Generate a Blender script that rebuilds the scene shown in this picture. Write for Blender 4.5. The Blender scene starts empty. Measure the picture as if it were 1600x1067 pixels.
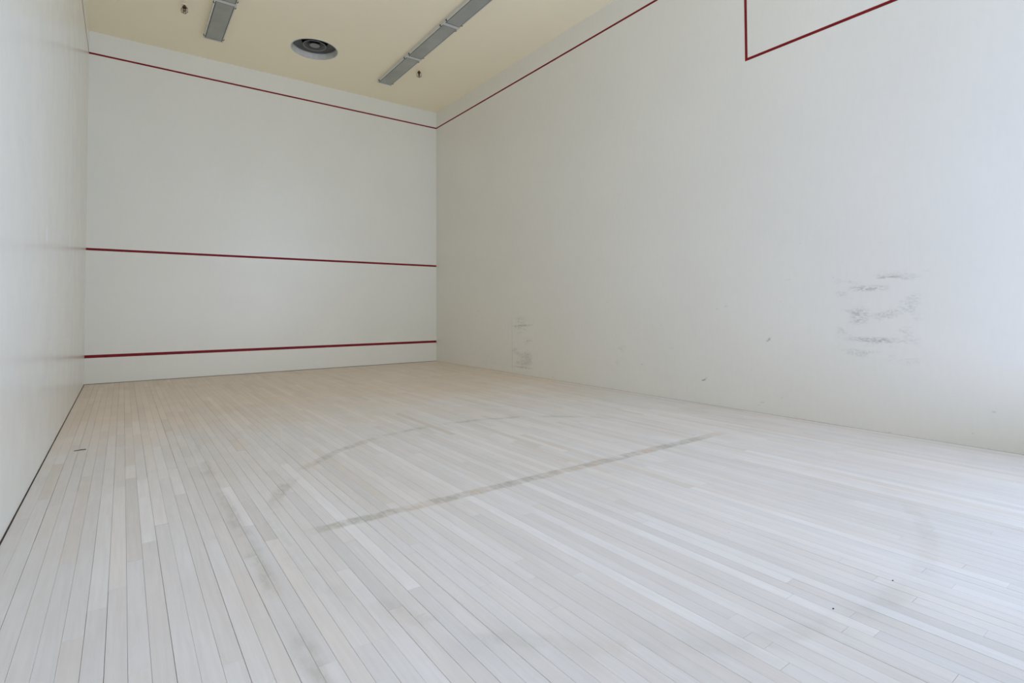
import bpy, bmesh, math, random
from mathutils import Matrix, Vector

C = bpy.context.scene.collection
PI = math.pi
# ---------------------------------------------------------------- camera
CX, CY, CZ, YAW, PITCH, ROLL, FPX, SY = 0.4489, -9.96703, 1.07023, 0.62807, 0.02473, -0.00439, 836.64, -71.1375
fw = Vector((math.sin(YAW) * math.cos(PITCH), math.cos(YAW) * math.cos(PITCH), math.sin(PITCH)))
rt = Vector((math.cos(YAW), -math.sin(YAW), 0))
up = rt.cross(fw)
r2 = math.cos(ROLL) * rt + math.sin(ROLL) * up
u2 = -math.sin(ROLL) * rt + math.cos(ROLL) * up
cd = bpy.data.cameras.new('camera')
cam = bpy.data.objects.new('camera', cd)
C.objects.link(cam)
cam.matrix_world = Matrix(((r2.x, u2.x, -fw.x, CX), (r2.y, u2.y, -fw.y, CY), (r2.z, u2.z, -fw.z, CZ), (0, 0, 0, 1)))
cd.sensor_fit = 'HORIZONTAL'
cd.sensor_width = 36
cd.lens = FPX / 1600 * 36
cd.shift_y = SY / 1600
cd.clip_start = 0.02
bpy.context.scene.camera = cam

# ---------------------------------------------------------------- world, light, exposure
W, H, YB = 5.7345, 5.2055, -10.35          # court width, height, back wall
OZ, SZ, TZ, LZ, YS = 4.877, 1.9774, 0.4053, 3.6875, -6.9097
wd = bpy.data.worlds.new('world')
bpy.context.scene.world = wd
wd.use_nodes = True
wd.node_tree.nodes['Background'].inputs[0].default_value = (0.8, 0.9, 1.0, 1)
wd.node_tree.nodes['Background'].inputs[1].default_value = 0.05


def area(name, loc, rot, sx, sy, power, col):
    l = bpy.data.lights.new(name, 'AREA')
    l.shape = 'RECTANGLE'
    l.size, l.size_y, l.energy, l.color = sx, sy, power, col
    o = bpy.data.objects.new(name, l)
    o.location, o.rotation_euler = loc, rot
    C.objects.link(o)
    return o


# added unseen area fills for daylight from behind: cool right, low cool, warm rear
area('right_fill', (5.2, -11.9, 2.9), (math.radians(90), 0, math.radians(42)), 3.0, 3.2, 236, (0.735, 0.985, 1.44))
area('low_fill', (W / 2, -12.0, 0.6), (math.radians(120), 0, 0), 5.0, 0.8, 126, (0.75, 0.93, 1.48))
area('warm_fill', (W / 2, -14.5, 2.2), (math.radians(90), 0, 0), 7.0, 4.0, 80, (1.33, 0.70, 0.08))
vs = bpy.context.scene.view_settings
vs.view_transform = 'Standard'
vs.look = 'None'
vs.gamma = 1
vs.use_curve_mapping = False
vs.exposure = 0.0
bpy.context.scene.cycles.max_bounces = 16
bpy.context.scene.cycles.diffuse_bounces = 12
bpy.context.scene.cycles.sample_clamp_indirect = 4


# ---------------------------------------------------------------- node helpers
class NT:
    def __init__(s, name, rough=0.5, metal=0.0, spec=0.5):
        s.m = bpy.data.materials.new(name)
        s.m.use_nodes = True
        s.t = s.m.node_tree
        s.b = s.t.nodes['Principled BSDF']
        s.b.inputs['Roughness'].default_value = rough
        s.b.inputs['Metallic'].default_value = metal
        s.b.inputs['Specular IOR Level'].default_value = spec

    def n(s, kind, **kw):
        x = s.t.nodes.new(kind)
        for k, v in kw.items():
            setattr(x, k, v)
        return x

    def L(s, a, b):
        s.t.links.new(a, b)

    def put(s, sock, v):
        if isinstance(v, bpy.types.NodeSocket):
            s.L(v, sock)
        else:
            sock.default_value = v

    def math(s, op, a, b=0.0, c=0.0, clamp=False):
        x = s.n('ShaderNodeMath', operation=op, use_clamp=clamp)
        s.put(x.inputs[0], a)
        s.put(x.inputs[1], b)
        if op in ('MULTIPLY_ADD', 'SMOOTH_MIN'):
            s.put(x.inputs[2], c)
        return x.outputs[0]

    def ramp(s, v, a, b, lo=0.0, hi=1.0):
        x = s.n('ShaderNodeMapRange', interpolation_type='SMOOTHSTEP')
        s.put(x.inputs[0], v)
        for i, q in ((1, a), (2, b), (3, lo), (4, hi)):
            x.inputs[i].default_value = q
        return x.outputs[0]

    def band(s, v, c, half, soft):
        d = s.math('ABSOLUTE', s.math('SUBTRACT', v, c))
        return s.ramp(d, half - soft, half + soft, 1.0, 0.0)

    def mul(s, *a):
        r = a[0]
        for q in a[1:]:
            r = s.math('MULTIPLY', r, q)
        return r

    def mx(s, *a):
        r = a[0]
        for q in a[1:]:
            r = s.math('MAXIMUM', r, q)
        return r

    def pos(s):
        g = s.n('ShaderNodeNewGeometry')
        x = s.n('ShaderNodeSeparateXYZ')
        s.L(g.outputs['Position'], x.inputs[0])
        return g.outputs['Position'], x.outputs[0], x.outputs[1], x.outputs[2]

    def scale(s, vec, xyz, off=(0, 0, 0)):
        m = s.n('ShaderNodeMapping')
        s.L(vec, m.inputs[0])
        m.inputs['Scale'].default_value = xyz
        m.inputs['Location'].default_value = off
        return m.outputs[0]

    def noise(s, vec, sc, det=3, rough=0.5, dist=0.0):
        x = s.n('ShaderNodeTexNoise')
        s.L(vec, x.inputs['Vector'])
        x.inputs['Scale'].default_value = sc
        x.inputs['Detail'].default_value = det
        x.inputs['Roughness'].default_value = rough
        x.inputs['Distortion'].default_value = dist
        return x.outputs[0]

    def mix(s, f, a, b, mode='MIX'):
        x = s.n('ShaderNodeMix', data_type='RGBA', blend_type=mode)
        s.put(x.inputs[0], f)
        s.put(x.inputs[6], a)
        s.put(x.inputs[7], b)
        return x.outputs[2]

    def bump(s, h, strength, dist=0.01):
        x = s.n('ShaderNodeBump')
        x.inputs['Strength'].default_value = strength
        x.inputs['Distance'].default_value = dist
        s.L(h, x.inputs['Height'])
        s.L(x.outputs[0], s.b.inputs['Normal'])

    def col(s, v):
        s.put(s.b.inputs['Base Color'], v)


def plain(name, c, rough=0.5, metal=0.0, spec=0.5, var=0.06, sc=12):
    t = NT(name, rough, metal, spec)
    p, x, y, z = t.pos()
    f = t.ramp(t.noise(p, sc), 0.3, 0.7)
    t.col(t.mix(f, tuple(q * (1 - var) for q in c) + (1,), tuple(min(1, q * (1 + var)) for q in c) + (1,)))
    return t.m


WHITE = (0.82, 0.81, 0.74)


def wall_material(name, scuffs=(), specks=False, bumpy=0.03, streak=0.10, rough=0.33, scratch=None, chalk=False, rubs=(), WHITE=WHITE):
    t = NT(name, rough, 0, 0.5)
    p, x, y, z = t.pos()
    big = t.ramp(t.noise(p, 0.9, 4), 0.3, 0.7)
    c = t.mix(big, tuple(q * 0.985 for q in WHITE) + (1,), tuple(q * 1.01 for q in WHITE) + (1,))
    fine = t.ramp(t.noise(t.scale(p, (9, 9, 2.2)), 3, 4), 0.3, 0.75)
    c = t.mix(t.mul(fine, streak), c, (0.68, 0.68, 0.66, 1))
    for (y0, y1, z0, z1, seed, amt, sy, sz) in scuffs:           # rubbed grey patches on the paint
        bx = t.mul(t.band(y, (y0 + y1) / 2, (y1 - y0) / 2, 0.06), t.band(z, (z0 + z1) / 2, (z1 - z0) / 2, 0.06))
        n1 = t.ramp(t.noise(t.scale(p, (1, sy, sz), (seed, seed * 2, seed)), 1.0, 5, 0.62, 0.4), 0.50, 0.66)
        n2 = t.ramp(t.noise(t.scale(p, (1, 40, 60), (seed, 1, 3)), 1.0, 3), 0.3, 0.65)
        c = t.mix(t.mul(bx, n1, n2, amt), c, (0.34, 0.35, 0.33, 1))
    for (yc, zc, hy, hz, amt, tilt) in rubs:                       # single scuff strokes
        zz = t.math('ADD', z, t.math('MULTIPLY', t.math('SUBTRACT', y, yc), tilt))
        m = t.mul(t.band(y, yc, hy, hy * 0.7), t.band(zz, zc, hz, hz * 0.8))
        n2 = t.ramp(t.noise(t.scale(p, (1, 30, 90)), 1.0, 3), 0.36, 0.6)
        c = t.mix(t.mul(m, n2, amt), c, (0.24, 0.25, 0.25, 1))
    if specks:
        v = t.n('ShaderNodeTexVoronoi')
        w = t.noise(p, 6, 3)
        vec = t.n('ShaderNodeVectorMath', operation='ADD')
        cmb = t.n('ShaderNodeCombineXYZ')
        t.put(cmb.inputs[0], 0.0)
        t.L(t.math('MULTIPLY', w, 0.35), cmb.inputs[1])
        t.L(t.math('MULTIPLY', w, -0.2), cmb.inputs[2])
        t.L(t.scale(p, (0, 1, 2.4)), vec.inputs[0])
        t.L(cmb.outputs[0], vec.inputs[1])
        t.L(vec.outputs[0], v.inputs['Vector'])
        v.inputs['Scale'].default_value = 5.0
        sp = t.ramp(v.outputs['Distance'], 0.04, 0.11, 1.0, 0.0)
        gate = t.ramp(t.noise(p, 2.3, 2), 0.50, 0.56)
        low = t.ramp(z, 0.2, 2.6, 1.0, 0.12)
        c = t.mix(t.mul(sp, gate, low, 0.34), c, (0.36, 0.36, 0.34, 1))
    if chalk:
        n = t.ramp(t.noise(t.scale(p, (2.2, 1, 2.2), (5, 0, 2)), 1.6, 6, 0.7, 0.6), 0.54, 0.74)
        m = t.mul(t.band(x, 1.7, 1.2, 0.8), t.band(z, 2.9, 0.9, 0.6))
        c = t.mix(t.mul(n, m, 0.5), c, (0.80, 0.80, 0.82, 1))
    if scratch:
        yc, za, zb = scratch
        m = t.mul(t.band(y, yc, 0.05, 0.04), t.band(z, (za + zb) / 2, (zb - za) / 2, 0.03))
        c = t.mix(t.mul(m, 0.8), c, (0.93, 0.93, 0.93, 1))
    t.col(c)
    r = t.ramp(t.noise(p, 2.2, 5, 0.6), 0.3, 0.7, rough - 0.02, rough + 0.02)
    t.L(r, t.b.inputs['Roughness'])
    if bumpy:
        t.bump(t.noise(t.scale(p, (5, 5, 0.8)), 1.5, 2), bumpy, 0.004)
    return t.m


M = {}
M['wall_right'] = wall_material('painted_plaster_right', specks=True, scuffs=[
    (-3.21, -2.70, 0.06, 0.92, 3.0, 0.50, 2.2, 6.0),
    (-8.36, -7.76, 0.62, 1.36, 7.3, 0.38, 3.0, 9.0),
    (-5.2, -4.9, 0.3, 0.62, 1.0, 0.25, 3.0, 10.0)],
    rubs=[(-2.685, 0.42, 0.006, 0.38, 0.45, 0), (-8.16, 1.33, 0.07, 0.008, 0.55, 0.05), (-2.95, 0.80, 0.2, 0.014, 0.55, 0.06),
          (-8.0, 1.24, 0.12, 0.02, 0.45, 0.0), (-7.93, 1.0, 0.06, 0.06, 0.4, 0.0), (-8.05, 0.79, 0.18, 0.018, 0.45, 0.0),
          (-6.35, 0.27, 0.03, 0.010, 0.9, 0.5), (-7.1, 0.75, 0.02, 0.012, 0.7, 0.6), (-2.95, 0.12, 0.22, 0.012, 0.5, 0.0)])
M['wall_front'] = wall_material('painted_plaster_front', chalk=True, WHITE=(0.765, 0.765, 0.665))
M['wall_left'] = wall_material('painted_plaster_left', rough=0.25, bumpy=0, streak=0.02, scratch=(-4.91, 1.56, 1.68))
M['wall_back'] = wall_material('painted_plaster_back')

t = NT('cream_ceiling_paint', 0.62, 0, 0.3)
p, x, y, z = t.pos()
f = t.ramp(t.noise(p, 0.8, 4), 0.3, 0.7)
t.col(t.mix(f, (0.94, 0.86, 0.64, 1), (0.955, 0.875, 0.655, 1)))
t.bump(t.noise(p, 60, 3), 0.05, 0.004)
M['ceiling'] = t.m

t = NT('red_line_paint', 0.5, 0, 0.2)
p, x, y, z = t.pos()
t.col(t.mix(t.ramp(t.noise(p, 7, 4), 0.35, 0.7), (0.18, 0.005, 0.008, 1), (0.23, 0.008, 0.012, 1)))
M['line'] = t.m

# bleached maple strips with the worn traces of old court markings
t = NT('bleached_maple', 0.5, 0, 0.22)
p, x, y, z = t.pos()
tone = t.n('ShaderNodeAttribute', attribute_name='tone').outputs['Fac']
warm = t.n('ShaderNodeAttribute', attribute_name='warmth').outputs['Fac']
seedv = t.n('ShaderNodeAttribute', attribute_name='seed').outputs['Fac']
sh = t.n('ShaderNodeCombineXYZ')
t.L(t.math('MULTIPLY', seedv, 37.0), sh.inputs[0])
t.L(t.math('MULTIPLY', seedv, 91.0), sh.inputs[1])
va = t.n('ShaderNodeVectorMath', operation='ADD')
t.L(p, va.inputs[0])
t.L(sh.outputs[0], va.inputs[1])
gv = va.outputs[0]
c = t.mix(warm, (0.82, 0.785, 0.755, 1), (0.80, 0.69, 0.58, 1))
grain = t.ramp(t.noise(t.scale(gv, (70, 3.0, 1)), 1.0, 4, 0.6, 0.5), 0.3, 0.72)
c = t.mix(t.mul(grain, 0.16), c, (0.53, 0.475, 0.42, 1))
blot = t.ramp(t.noise(t.scale(gv, (9, 2.2, 1)), 1.0, 4, 0.6), 0.35, 0.7)
c = t.mix(t.mul(blot, 0.14), c, (0.60, 0.545, 0.48, 1))
wear = t.ramp(t.noise(p, 0.75, 4, 0.6), 0.42, 0.66)
c = t.mix(t.mul(wear, 0.22), c, (0.70, 0.62, 0.52, 1))
# warmer beige zone towards the front wall
far_tint = t.math('ADD', y, t.math('MULTIPLY', t.math('SUBTRACT', t.noise(p, 1.3, 4, 0.6), 0.5), 3.0))
far_tint = t.mul(t.ramp(far_tint, -5.4, -3.2, 0, 1), t.ramp(t.noise(t.scale(gv, (5, 1.2, 1)), 1.0, 3), 0.2, 0.6, 0.65, 1.0))
c = t.mix(t.mul(far_tint, 0.85), c, (0.80, 0.675, 0.55, 1))
# grime left where the tape lines were
dx = t.math('SUBTRACT', x, 2.87)
dy = t.math('SUBTRACT', y, -7.35)
rad = t.math('SQRT', t.math('ADD', t.mul(dx, dx), t.mul(dy, dy)))
wob = t.math('MULTIPLY', t.math('SUBTRACT', t.noise(p, 7, 4), 0.5), 0.05)
brk = t.ramp(t.noise(t.scale(p, (1, 1, 1), (4.4, 1.7, 0)), 1.5, 3, 0.55), 0.47, 0.60)
brk2 = t.ramp(t.noise(t.scale(p, (1, 1, 1), (9, 3, 0)), 3.0, 3, 0.6), 0.28, 0.50)
brk3 = t.ramp(t.noise(t.scale(p, (1, 1, 1), (4.4, 1.7, 0)), 4.0, 3, 0.6), 0.38, 0.58)
ring = t.mul(t.band(t.math('ADD', rad, wob), 1.825, 0.038, 0.02), t.ramp(y, -6.9, -6.5, 0.35, 1), t.ramp(x, 3.9, 4.5, 1, 0), brk3, 0.62)
smear = t.mul(t.band(t.math('ADD', rad, t.math('MULTIPLY', wob, 3.0)), 1.83, 0.11, 0.08),
              t.ramp(y, -7.9, -7.6, 1, 0), t.ramp(x, 2.6, 3.4, 1, 0), t.ramp(t.noise(t.scale(gv, (10, 3, 1)), 1.0, 4), 0.35, 0.65), 0.24)
crossl = t.mul(t.band(t.math('ADD', y, wob), -7.275, 0.043, 0.014), t.ramp(x, 1.12, 1.35, 0, 1), t.ramp(x, 4.3, 4.75, 1, 0), brk2, 0.80)
longl = t.mul(t.band(t.math('ADD', x, wob), 0.925, 0.030, 0.020), t.ramp(y, -4.9, -4.6, 1, 0), t.ramp(y, -8.75, -8.4, 0, 1),
              t.ramp(t.noise(t.scale(p, (1, 1, 1), (2, 8, 0)), 2.2, 4, 0.6), 0.36, 0.58), 0.50)
patchy = t.ramp(t.noise(t.scale(gv, (22, 9, 1)), 1.0, 5, 0.75), 0.32, 0.66, 0.30, 1.0)
stain = t.mul(t.mx(ring, crossl, longl), patchy)
hue = t.mix(t.ramp(t.noise(t.scale(p, (1, 1, 1), (3, 3, 0)), 2.6, 2), 0.5, 0.62), (0.46, 0.435, 0.355, 1), (0.60, 0.48, 0.36, 1))
c = t.mix(stain, c, hue)
c = t.mix(t.mul(smear, 0.8), c, (0.50, 0.48, 0.43, 1))
# little dents and scuffs
v = t.n('ShaderNodeTexVoronoi')
t.L(t.scale(p, (1, 1, 0)), v.inputs['Vector'])
v.inputs['Scale'].default_value = 4.0
dots = t.mul(t.ramp(v.outputs['Distance'], 0.010, 0.022, 1, 0), t.ramp(t.noise(p, 1.9, 1), 0.5, 0.52), 0.6)
c = t.mix(dots, c, (0.25, 0.22, 0.19, 1))
tn = t.n('ShaderNodeCombineColor')
for i in range(3):
    t.L(tone, tn.inputs[i])
c = t.mix(1.0, c, tn.outputs[0], 'MULTIPLY')
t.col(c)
t.L(t.ramp(t.noise(p, 3, 4), 0.3, 0.7, 0.42, 0.60), t.b.inputs['Roughness'])
t.bump(t.noise(t.scale(gv, (60, 4, 1)), 1.0, 4), 0.12, 0.002)
M['plank'] = t.m

M['subfloor'] = plain('dark_subfloor', (0.17, 0.15, 0.125), 0.9)
M['metal_white'] = plain('white_enamel', (0.66, 0.65, 0.60), 0.4, 0, 0.5, 0.03)
M['bar'] = plain('grey_white_enamel', (0.62, 0.62, 0.59), 0.4, 0, 0.5, 0.03)
M['dark_gap'] = plain('dark_gap_shade', (0.07, 0.068, 0.06), 0.8)
M['lens'] = plain('unlit_prismatic_lens', (0.43, 0.44, 0.39), 0.35, 0, 0.4, 0.08, 3)
M['clip'] = plain('dark_latch_metal', (0.09, 0.085, 0.07), 0.5, 0.4)
M['duct'] = plain('white_duct_collar', (0.66, 0.66, 0.57), 0.5)
M['vent'] = plain('grey_diffuser_metal', (0.085, 0.085, 0.085), 0.42, 0.2)
M['vent_rim'] = plain('pale_diffuser_rim', (0.24, 0.24, 0.235), 0.42, 0.2)
M['vent_dark'] = plain('dark_plenum', (0.022, 0.022, 0.022), 0.9)
M['brass'] = plain('aged_brass', (0.10, 0.035, 0.018), 0.5, 0.4)
M['redbulb'] = plain('red_glass_bulb', (0.30, 0.02, 0.015), 0.2)
M['wire'] = plain('grey_guard_wire', (0.13, 0.105, 0.07), 0.45, 0.6)
M['dirt'] = plain('dark_debris', (0.035, 0.03, 0.028), 0.8)
M['frame'] = plain('grey_window_frame', (0.35, 0.36, 0.37), 0.5, 0.3)


# ---------------------------------------------------------------- geometry helpers
def link(name, bm, mat, parent=None, smooth=False, **props):
    me = bpy.data.meshes.new(name)
    bmesh.ops.recalc_face_normals(bm, faces=bm.faces)
    bm.to_mesh(me)
    bm.free()
    me.materials.append(mat)
    if smooth:
        for q in me.polygons:
            q.use_smooth = True
        me.set_sharp_from_angle(angle=math.radians(35))
    o = bpy.data.objects.new(name, me)
    C.objects.link(o)
    if parent:
        o.parent = parent
    for k, v in props.items():
        o[k] = v
    return o


def bx(bm, x0, x1, y0, y1, z0, z1):
    v = [bm.verts.new(c) for c in ((x0, y0, z0), (x1, y0, z0), (x1, y1, z0), (x0, y1, z0), (x0, y0, z1), (x1, y0, z1), (x1, y1, z1), (x0, y1, z1))]
    for f in ((3, 2, 1, 0), (4, 5, 6, 7), (0, 1, 5, 4), (1, 2, 6, 5), (2, 3, 7, 6), (3, 0, 4, 7)):
        bm.faces.new([v[i] for i in f])


def lathe(bm, prof, n=48, close=False):
    rings = []
    for r, z in prof:
        if r < 1e-6:
            rings.append([bm.verts.new((0, 0, z))])
        else:
            rings.append([bm.verts.new((r * math.cos(2 * PI * i / n), r * math.sin(2 * PI * i / n), z)) for i in range(n)])
    prs = list(zip(rings, rings[1:]))
    if close:
        prs.append((rings[-1], rings[0]))
    for a, b in prs:
        for i in range(n):
            j = (i + 1) % n
            q = [a[i % len(a)], a[j % len(a)], b[j % len(b)], b[i % len(b)]]
            u = []
            for w in q:
                if w not in u:
                    u.append(w)
            if len(u) > 2:
                bm.faces.new(u)


def tube(bm, pts, r, n=6, closed=False):
    pts = [Vector(q) for q in pts]
    k = len(pts)
    rings = []
    for i, q in enumerate(pts):
        a = pts[(i - 1) % k] if (closed or i > 0) else q
        b = pts[(i + 1) % k] if (closed or i < k - 1) else q
        d = (b - a).normalized()
        s = d.cross(Vector((0, 0, 1)))
        if s.length < 1e-3:
            s = d.cross(Vector((1, 0, 0)))
        s.normalize()
        w = d.cross(s)
        rings.append([bm.verts.new(q + r * (math.cos(2 * PI * j / n) * s + math.sin(2 * PI * j / n) * w)) for j in range(n)])
    prs = list(zip(rings, rings[1:]))
    if closed:
        prs.append((rings[-1], rings[0]))
    for a, b in prs:
        for j in range(n):
            bm.faces.new((a[j], a[(j + 1) % n], b[(j + 1) % n], b[j]))
    if not closed:
        bm.faces.new(rings[0][::-1])
        bm.faces.new(rings[-1])


def box_obj(name, dims, mat, parent=None, **k):
    bm = bmesh.new()
    bx(bm, *dims)
    return link(name, bm, mat, parent, **k)


# ---------------------------------------------------------------- the room
G = 0.0055                      # shadow gap under the wall panels
TH = 0.2
wl = box_obj('wall_left', (-TH, 0, YB - TH, TH, G, H + 0.3), M['wall_left'], kind='structure', label='glossy white left side wall of the squash court')
wr = box_obj('wall_right', (W, W + TH, YB - TH, TH, 0.0008, H + 0.3), M['wall_right'], kind='structure', label='white right side wall with grey scuff marks and stepped red line')
wf = box_obj('wall_front', (0, W, 0, TH, G, H + 0.3), M['wall_front'], kind='structure', label='white front wall crossed by three horizontal red lines')

LT = 0.0012                    # thickness of the painted tape lines
E_ = 0.0005


def line(name, parent, dims, label=None):
    o = box_obj(name, dims, M['line'], parent)
    if label:
        o['label'] = label
    return o


line('out_line', wf, (0, W, -LT, E_, OZ - 0.013, OZ + 0.013), 'thin red out line high on the front wall')
line('service_line', wf, (0, W, -LT, E_, SZ - 0.0175, SZ + 0.0175), 'red service line across the middle of the front wall')
line('tin_line', wf, (0, W, -LT, E_, TZ - 0.022, TZ + 0.022), 'thick red tin line low on the front wall')
for par, xa, xb in ((wr, W - LT, W + E_), (wl, -E_, LT)):
    bm = bmesh.new()
    bx(bm, xa, xb, YS - 0.014, 0, OZ - 0.013, OZ + 0.013)
    bx(bm, xa, xb, YS - 0.014, YS + 0.014, LZ + 0.014, OZ - 0.013)
    bx(bm, xa, xb, YB, YS + 0.014, LZ - 0.014, LZ + 0.014)
    link('out_line', bm, M['line'], par, label='red out line that steps down towards the back of the court')

# back wall behind the camera: low wall and glazed front that lets the daylight in
bm = bmesh.new()
bx(bm, 0, W, YB - TH, YB, 0.004, 0.45)
bx(bm, 0, W, YB - TH, YB, 5.0, H + 0.3)
bx(bm, 0, 0.2, YB - TH, YB, 0.45, 5.0)
bx(bm, W - 0.2, W, YB - TH, YB, 0.45, 5.0)
link('wall_back', bm, M['wall_back'], kind='structure')
bm = bmesh.new()
for i in range(5):
    xx = 0.2 + (W - 0.4) * i / 4
    bx(bm, max(0.2, xx - 0.03), min(W - 0.2, xx + 0.03), YB - 0.12, YB - 0.06, 0.45, 5.0)
bx(bm, 0.2, W - 0.2, YB - 0.12, YB - 0.06, 2.4, 2.46)
link('window_1', bm, M['frame'], kind='structure')

# ceiling with the round opening of the air diffuser
VX, VY, VR = 2.865, -1.335, 0.352
bm = bmesh.new()
n = 64
lo, out, hi = [], [], []
for i in range(n):
    a = 2 * PI * i / n
    c_, s_ = math.cos(a), math.sin(a)
    lo.append(bm.verts.new((VX + VR * c_, VY + VR * s_, H)))
    hi.append(bm.verts.new((VX + VR * c_, VY + VR * s_, H + 0.25)))
    out.append(bm.verts.new((VX + 0.6 * c_, VY + 0.6 * s_, H)))
for i in range(n):
    j = (i + 1) % n
    bm.faces.new((lo[i], lo[j], out[j], out[i]))
    bm.faces.new((lo[i], hi[i], hi[j], lo[j]))
corners = [(W, 0), (0, 0), (0, YB), (W, YB)]
cv = [bm.verts.new((a, b, H)) for a, b in corners]
for q in range(4):               # fans from each corner to its quarter of the circle
    s0 = q * 16
    for i in range(s0, s0 + 16):
        bm.faces.new((out[i % n], out[(i + 1) % n], cv[q]))
    bm.faces.new((out[(s0 + 16) % n], cv[(q + 1) % 4], cv[q]))
ceil = link('ceiling', bm, M['ceiling'], kind='structure')
box_obj('slab', (-0.0, W, YB, 0, H + 0.25, H + 0.3), M['subfloor'], ceil)

# ---------------------------------------------------------------- floor of maple strips
PW, X0 = 0.0577, 0.0101
SUBZ = -0.02
floor = box_obj('floor', (-TH, W + TH, YB - TH, TH, -0.2, -0.006), M['subfloor'], kind='structure', label='bleached maple strip floor with traces of old court markings')
YF, YN = -0.009, YB + 0.01


def backproject(u, v):
    d = fw + r2 * ((u - 800) / FPX) - u2 * ((v - 533.5 - SY) / FPX)
    s = -CZ / d.z
    return CX + d.x * s, CY + d.y * s


def project(x, y, z):
    d = Vector((x - CX, y - CY, z - CZ))
    w = d.dot(fw)
    if w < 0.05:
        return None
    return 800 + FPX * d.dot(r2) / w, 533.5 + SY - FPX * d.dot(u2) / w


ends = """65,844 102,881 209,876 232,847 181,920 150,952 216,1049 252,820 112,999 148,781 252,819 205,747 283,772 135,744 64.5,740
358,760 405,969 414,920 532,891 644,920 639,866 646,850 563,1009 420,1065 514,814 740,806 381,823 366,762 372,705
667,957 811,876 829,905 864,951 766,993 1311,876 1367,904 1233,908 1331,961 1369,991 1430,936 1506,885 1575,916 1539,991
1144,963 1169,992 1200,1009 1224,1043 1459,827 1405,841 1548,834 516,922 660,703 655,708 1085,760 985,780 950,763 1135,731"""
hand = {}
for e in ends.split():
    u, v_ = (float(q) for q in e.split(','))
    a, b = backproject(u, v_)
    hand.setdefault(int((a - X0) / PW), []).append(b)
special = {}                    # planks the photograph shows darker, paler or warmer: pixel -> (tone, warmth)
for u, v_, tn_, wm in ((372, 692, 0.95, 0.75), (712, 678, 0.90, 0.6), (382, 816, 1.07, 0.0), (200, 830, 0.93, 0.25), (118, 850, 0.95, 0.15),
                       (132, 760, 0.95, 0.4), (560, 845, 1.06, 0.0), (640, 900, 1.08, 0.0), (215, 770, 1.06, 0.0), (235, 810, 1.06, 0.0),
                       (1130, 955, 0.93, 0.2), (1500, 1010, 0.95, 0.3), (520, 808, 1.07, 0.0), (255, 735, 1.05, 0), (1200, 1020, 1.05, 0),
                       (170, 985, 0.965, 0.15), (1010, 820, 1.04, 0), (900, 790, 1.04, 0), (270, 745, 1.04, 0)):
    a, b = backproject(u, v_)
    special.setdefault(int((a - X0) / PW), []).append((b, tn_, wm))

wide = {int((backproject(u, v_)[0] - X0) / PW) for u, v_ in ((800, 700), (845, 712), (700, 683), (880, 700), (330, 850), (60, 860))}
rng = random.Random(11)
planks = []
k = 0
while X0 + k * PW < W - 0.004:
    xa = X0 + k * PW
    xb = min(X0 + (k + 1) * PW, W - 0.0008)
    cuts = list(hand.get(k, []))
    y = YF - rng.uniform(0.15, 1.2)
    lim = -6.3 if cuts else (-6.3 if xa < 2.6 else -8.2)
    while y > YN + 0.1:
        near_hand = any(abs(y - q) < 0.28 for q in cuts[:len(hand.get(k, []))])
        if not near_hand and (y > lim or (rng.random() < 0.18)):
            cuts.append(y)
        y -= rng.uniform(0.28, 1.25)
    cuts = sorted(cuts, reverse=True)
    ys = [YF] + cuts + [YN]
    seam = rng.choice((0.0001, 0.0002, 0.0004, 0.0006, 0.0009))
    if k in wide:
        seam = 0.0011
    for a, b in zip(ys, ys[1:]):
        if a - b < 0.03:
            continue
        tone_ = min(1.06, max(0.86, rng.gauss(0.985, 0.028)))
        warm_ = max(0.0, rng.gauss(0.10, 0.10))
        if rng.random() < 0.03:
            warm_ = rng.uniform(0.25, 0.5)
            tone_ *= 0.97
        for (yy, tq, wq) in special.get(k, []):
            if b <= yy <= a:
                tone_, warm_ = tq, wq
        g0 = 0.00012 + seam * rng.uniform(0.5, 1.3)
        g1 = 0.00012 + rng.choice((0, 0.0001, 0.0004))
        ge = rng.choice((0.0001, 0.0003, 0.0006))
        dz = rng.uniform(-0.00035, 0.0002)
        planks.append([(0.0045 if k == 0 else xa) + g0, xb - g1, b + ge, a - ge, dz, tone_, warm_, rng.random()])
    k += 1


def screen_area(q):
    x0, x1, y0, y1 = q[:4]
    y0 = max(y0, CY + 0.15)
    if y1 <= y0:
        return 0
    m = 6
    A = 0
    for i in range(m):
        a, b = y0 + (y1 - y0) * i / m, y0 + (y1 - y0) * (i + 1) / m
        pr = [project(x0, a, 0), project(x1, a, 0), project(x1, b, 0), project(x0, b, 0)]
        if any(r is None for r in pr):
            continue
        cx_, cy_ = sum(r[0] for r in pr) / 4, sum(r[1] for r in pr) / 4
        if not (0 <= cx_ <= 1600 and 0 <= cy_ <= 1067):
            continue
        s = 0
        for j in range(4):
            s += pr[j][0] * pr[(j + 1) % 4][1] - pr[(j + 1) % 4][0] * pr[j][1]
        A += abs(s) / 2
    return A


planks.sort(key=screen_area, reverse=True)


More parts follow.
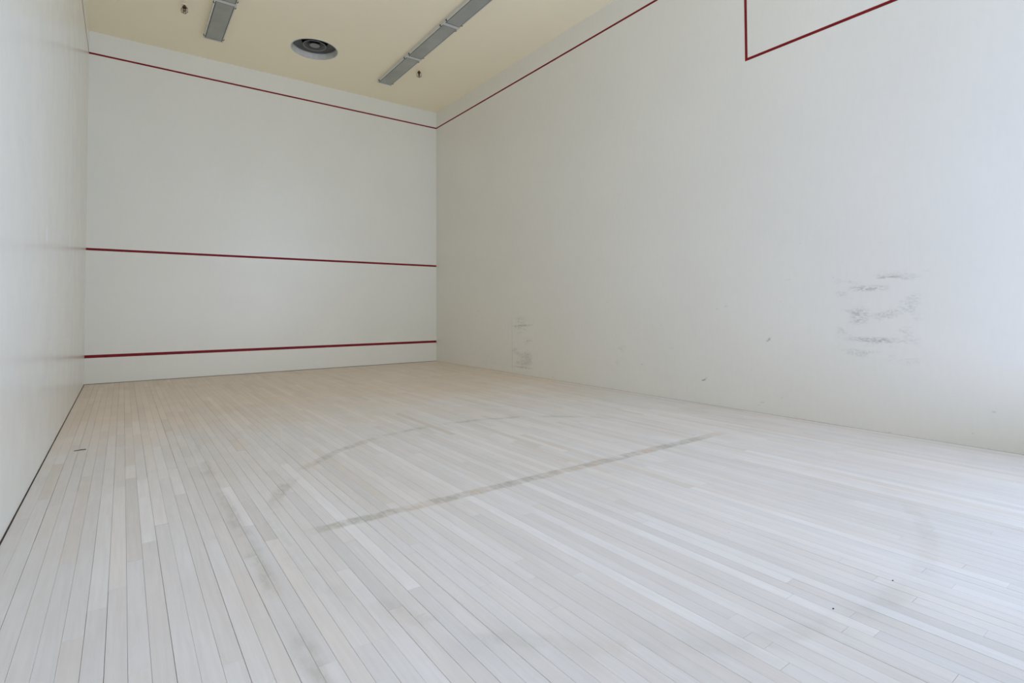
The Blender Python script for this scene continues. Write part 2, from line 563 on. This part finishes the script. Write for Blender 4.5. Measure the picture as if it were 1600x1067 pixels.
def plank_mesh(name, items):
    vs_, fs, tv, wv, sv = [], [], [], [], []
    for (x0, x1, y0, y1, dz, tone_, warm_, sd) in items:
        o = len(vs_)
        e = 0.0005
        vs_ += [(x0, y0, -0.006), (x1, y0, -0.006), (x1, y1, -0.006), (x0, y1, -0.006),
                (x0, y0, dz - e), (x1, y0, dz - e), (x1, y1, dz - e), (x0, y1, dz - e),
                (x0 + e, y0 + e, dz), (x1 - e, y0 + e, dz), (x1 - e, y1 - e, dz), (x0 + e, y1 - e, dz)]
        f = [(8, 9, 10, 11)]
        for i in range(4):
            j = (i + 1) % 4
            f += [(i, j, 4 + j, 4 + i), (4 + i, 4 + j, 8 + j, 8 + i)]
        fs += [tuple(o + i for i in q) for q in f]
        tv += [tone_] * 9
        wv += [warm_] * 9
        sv += [sd] * 9
    me = bpy.data.meshes.new(name)
    me.from_pydata(vs_, [], fs)
    for nm, vals in (('tone', tv), ('warmth', wv), ('seed', sv)):
        at = me.attributes.new(nm, 'FLOAT', 'FACE')
        at.data.foreach_set('value', vals)
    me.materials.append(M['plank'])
    me.update()
    o = bpy.data.objects.new(name, me)
    C.objects.link(o)
    o.parent = floor
    return o


for q in planks[:300]:
    plank_mesh('plank', [q])
rest = plank_mesh('planking', planks[300:])
rest['kind'] = 'stuff'


# ---------------------------------------------------------------- things
def thing(name, label, cat, loc, group=None, rz=0):
    o = bpy.data.objects.new(name, None)
    C.objects.link(o)
    o.location = loc
    o.rotation_euler = (0, 0, rz)
    o.empty_display_size = 0.1
    o['label'], o['category'] = label, cat
    if group:
        o['group'] = group
    return o


def dup(root, loc, label):
    r = root.copy()
    C.objects.link(r)
    r.location = loc
    r['label'] = label
    for ch in list(root.children):
        c_ = ch.copy()
        C.objects.link(c_)
        c_.parent = r
        for g in list(ch.children):
            d_ = g.copy()
            C.objects.link(d_)
            d_.parent = c_
    return r


# fluorescent fixture: origin at its centre on the ceiling, long axis along y
FL, FWD, FH = 1.216, 0.25, 0.062


def make_fixture(label):
    r = thing('ceiling_light', label, 'light', (0, 0, 0), 'fluorescent fixtures in two rows on the ceiling')
    h, w = FL / 2, FWD / 2
    bm = bmesh.new()
    bx(bm, -w, w, -h, h, -FH + 0.012, 0)
    link('housing', bm, M['metal_white'], r)
    for s in (-1, 1):
        bm = bmesh.new()
        bx(bm, min(s * (w + 0.003), s * (w - 0.011)), max(s * (w + 0.003), s * (w - 0.011)), -h + 0.02, h - 0.02, -FH, -FH + 0.0125)
        link('side_rail', bm, M['metal_white'], r)
        bm = bmesh.new()
        bx(bm, -w - 0.005, w + 0.005, min(s * h, s * (h - 0.026)), max(s * h, s * (h - 0.026)), -FH - 0.004, -FH + 0.0125)
        link('end_bar', bm, M['bar'], r)
    bm = bmesh.new()
    bx(bm, -w + 0.011, w - 0.011, -h + 0.026, h - 0.026, -FH + 0.001, -FH + 0.0122)  # flush dark strip, gives the shade of the lens gap as colour
    link('lens_gap_shade', bm, M['dark_gap'], r, label='dark strip standing for the shade in the gap around the lens')
    # ribbed lens: corrugated sheet running the length of the fixture
    bm = bmesh.new()
    nr = 36
    xa, xb, ya, yb = -w + 0.021, w - 0.021, -h + 0.040, h - 0.040
    zt = -FH + 0.0085
    top = []
    for i in range(nr * 2 + 1):
        xx = xa + (xb - xa) * i / (nr * 2)
        zz = -FH - 0.0022 + (0.0026 if i % 2 else 0)
        top.append((bm.verts.new((xx, ya, zz)), bm.verts.new((xx, yb, zz))))
    for a, b in zip(top, top[1:]):
        bm.faces.new((a[0], b[0], b[1], a[1]))
    t0 = [bm.verts.new(q) for q in ((xa, ya, zt), (xb, ya, zt), (xb, yb, zt), (xa, yb, zt))]
    bm.faces.new(t0)
    bm.faces.new((top[0][0], top[0][1], t0[3], t0[0]))
    bm.faces.new((top[-1][0], top[-1][1], t0[2], t0[1]))
    bm.faces.new([q[0] for q in top] + [t0[1], t0[0]])
    bm.faces.new([q[1] for q in top] + [t0[2], t0[3]])
    link('lens', bm, M['lens'], r, label='grey ribbed lens, unlit')
    for s in (-1, 1):
        for e in (-1, 1):
            bm = bmesh.new()
            yc = e * (h - 0.085)
            xx = s * (w + 0.002)
            bx(bm, min(xx, xx + s * 0.010), max(xx, xx + s * 0.010), yc - 0.012, yc + 0.012, -FH + 0.002, -FH + 0.018)
            bx(bm, min(xx - s * 0.010, xx + s * 0.006), max(xx - s * 0.010, xx + s * 0.006), yc - 0.010, yc + 0.010, -FH - 0.003, -FH + 0.003)
            link('clip', bm, M['clip'], r)
    return r


FX = (1.503, 4.222)
YE = -0.875
fx0 = make_fixture('fluorescent fixture at the front end of the right-hand ceiling row')
fx0.location = (FX[1], YE - 0.608, H)
dup(fx0, (FX[1], YE - 0.608 - 1.22, H), 'middle fixture of the right-hand row, between the two white cross bars')
dup(fx0, (FX[1], YE - 0.608 - 2.44, H), 'fluorescent fixture of the right-hand row cut by the top of the picture')
dup(fx0, (FX[0], YE - 0.608, H), 'fluorescent fixture at the front end of the left-hand ceiling row')
dup(fx0, (FX[0], YE - 0.608 - 1.22, H), 'sliver of the second left-hand fixture at the very top of the picture')

# round air diffuser, recessed
vt = thing('ceiling_diffuser', 'round dark grey air diffuser recessed in the cream ceiling between the light rows', 'air vent', (VX, VY, H))
bm = bmesh.new()
lathe(bm, [(VR - 0.001, 0.0), (VR - 0.001, 0.2), (VR - 0.008, 0.2), (VR - 0.008, -0.002), (VR + 0.006, -0.002), (VR + 0.006, 0.0)], 64, True)
link('collar', bm, M['duct'], vt, True, label='white recess wall around the diffuser')
bm = bmesh.new()
lathe(bm, [(0, 0.2), (VR - 0.009, 0.2), (VR - 0.009, 0.19), (0, 0.19)], 64)
link('plenum', bm, M['vent_dark'], vt)
ZD = 0.092                      # level of the outer rim above the ceiling plane
for (ra, rb, za, zb) in ((0.334, 0.200, 0.002, 0.035), (0.170, 0.088, -0.030, 0.034)):
    bm = bmesh.new()
    th = 0.003
    prof = [(ra + (rb - ra) * q / 6, ZD + za + (zb - za) * (q / 6) ** 1.6) for q in range(7)]
    lathe(bm, prof + [(r_, z_ + th) for r_, z_ in reversed(prof)], 64, True)
    link('cone', bm, M['vent'], vt, True)
    bm = bmesh.new()
    tube(bm, [(ra * math.cos(2 * PI * i / 48), ra * math.sin(2 * PI * i / 48), ZD + za) for i in range(48)], 0.0055, 6, True)
    link('cone_rim', bm, M['vent_rim'], vt, True)
bm = bmesh.new()
lathe(bm, [(0, ZD - 0.040), (0.055, ZD - 0.039), (0.076, ZD - 0.030), (0.076, ZD - 0.026), (0.055, ZD - 0.034), (0, ZD - 0.035)], 48)
link('centre_disc', bm, M['vent_rim'], vt, True)
bm = bmesh.new()
tube(bm, [(-0.33, 0, ZD + 0.055), (0.33, 0, ZD + 0.055)], 0.006)
tube(bm, [(0, -0.33, ZD + 0.055), (0, 0.33, ZD + 0.055)], 0.006)
tube(bm, [(0, 0, ZD - 0.035), (0, 0, ZD + 0.08)], 0.008)
link('bracket', bm, M['vent_dark'], vt)


# guarded sprinkler heads
def make_sprinkler(label):
    r = thing('sprinkler', label, 'sprinkler', (0, 0, 0), 'pendent fire sprinklers on the ceiling')
    bm = bmesh.new()
    lathe(bm, [(0, 0), (0.034, 0), (0.034, -0.003), (0.022, -0.010), (0, -0.010)], 24)
    link('escutcheon', bm, M['ceiling'], r, True)
    bm = bmesh.new()
    lathe(bm, [(0, -0.009), (0.013, -0.009), (0.013, -0.026), (0.025, -0.029), (0.027, -0.047), (0.016, -0.054), (0, -0.054)], 16)
    link('body', bm, M['brass'], r, True)
    bm = bmesh.new()
    lathe(bm, [(0, -0.052), (0.004, -0.053), (0.0045, -0.072), (0, -0.074)], 10)
    link('bulb', bm, M['redbulb'], r, True, label='small red bulb')
    bm = bmesh.new()
    for s in (-1, 1):
        tube(bm, [(s * 0.010, 0, -0.050), (s * 0.015, 0, -0.062), (s * 0.012, 0, -0.075), (0, 0, -0.088)], 0.005)
    link('frame_arm', bm, M['brass'], r, True)
    bm = bmesh.new()
    lathe(bm, [(0, -0.086), (0.018, -0.089), (0.018, -0.0915), (0, -0.0885)], 16)
    link('deflector', bm, M['wire'], r, True)
    bm = bmesh.new()
    for i in range(4):
        a = PI / 4 + i * PI / 2 + 0.2
        c_, s_ = math.cos(a), math.sin(a)
        tube(bm, [(0.018 * c_, 0.018 * s_, -0.042), (0.038 * c_, 0.038 * s_, -0.046), (0.042 * c_, 0.042 * s_, -0.060), (0.040 * c_, 0.040 * s_, -0.105),
                  (0.016 * c_, 0.016 * s_, -0.118)], 0.0034)
    tube(bm, [(0.041 * math.cos(2 * PI * i / 20), 0.041 * math.sin(2 * PI * i / 20), -0.090) for i in range(20)], 0.0022, 5, True)
    tube(bm, [(0.016 * math.cos(2 * PI * i / 14), 0.016 * math.sin(2 * PI * i / 14), -0.118) for i in range(14)], 0.0036, 5, True)
    link('wire_guard', bm, M['wire'], r, True)
    return r


sp = make_sprinkler('reddish sprinkler head in a wire guard left of the left-hand light row')
sp.location = (1.075, -1.60, H)
dup(sp, (4.545, -1.62, H), 'small dark sprinkler head right of the right-hand light row')

# a dark sliver lying on the floor by the left wall
bm = bmesh.new()
pts = []
for i in range(9):
    a = -0.9 + 1.8 * i / 8
    pts.append((0.045 * math.sin(a), 0.012 * math.cos(a * 1.4), 0.003 + 0.001 * math.sin(a * 3)))
tube(bm, pts, 0.003, 6)
o = link('floor_scrap', bm, M['dirt'], None, True, label='small curved dark scrap lying on the floor near the left wall', category='debris')
o.location = (0.193, -4.67, 0)
for (u, v_, lab) in ((1302, 951, 'tiny black speck on the floor, the lower of the two at right'), (1395, 907, 'tiny black speck on the floor, the upper of the two at right')):
    a, b = backproject(u, v_)
    bm = bmesh.new()
    lathe(bm, [(0, -0.0005), (0.003, -0.0004), (0.0026, 0.0014), (0.0012, 0.0022), (0, 0.0022)], 9)
    for q in bm.verts:
        q.co.x *= 1.5
    o = link('grit', bm, M['dirt'], None, True, label=lab, category='debris', group='black specks on the floor')
    o.location = (a, b, 0)
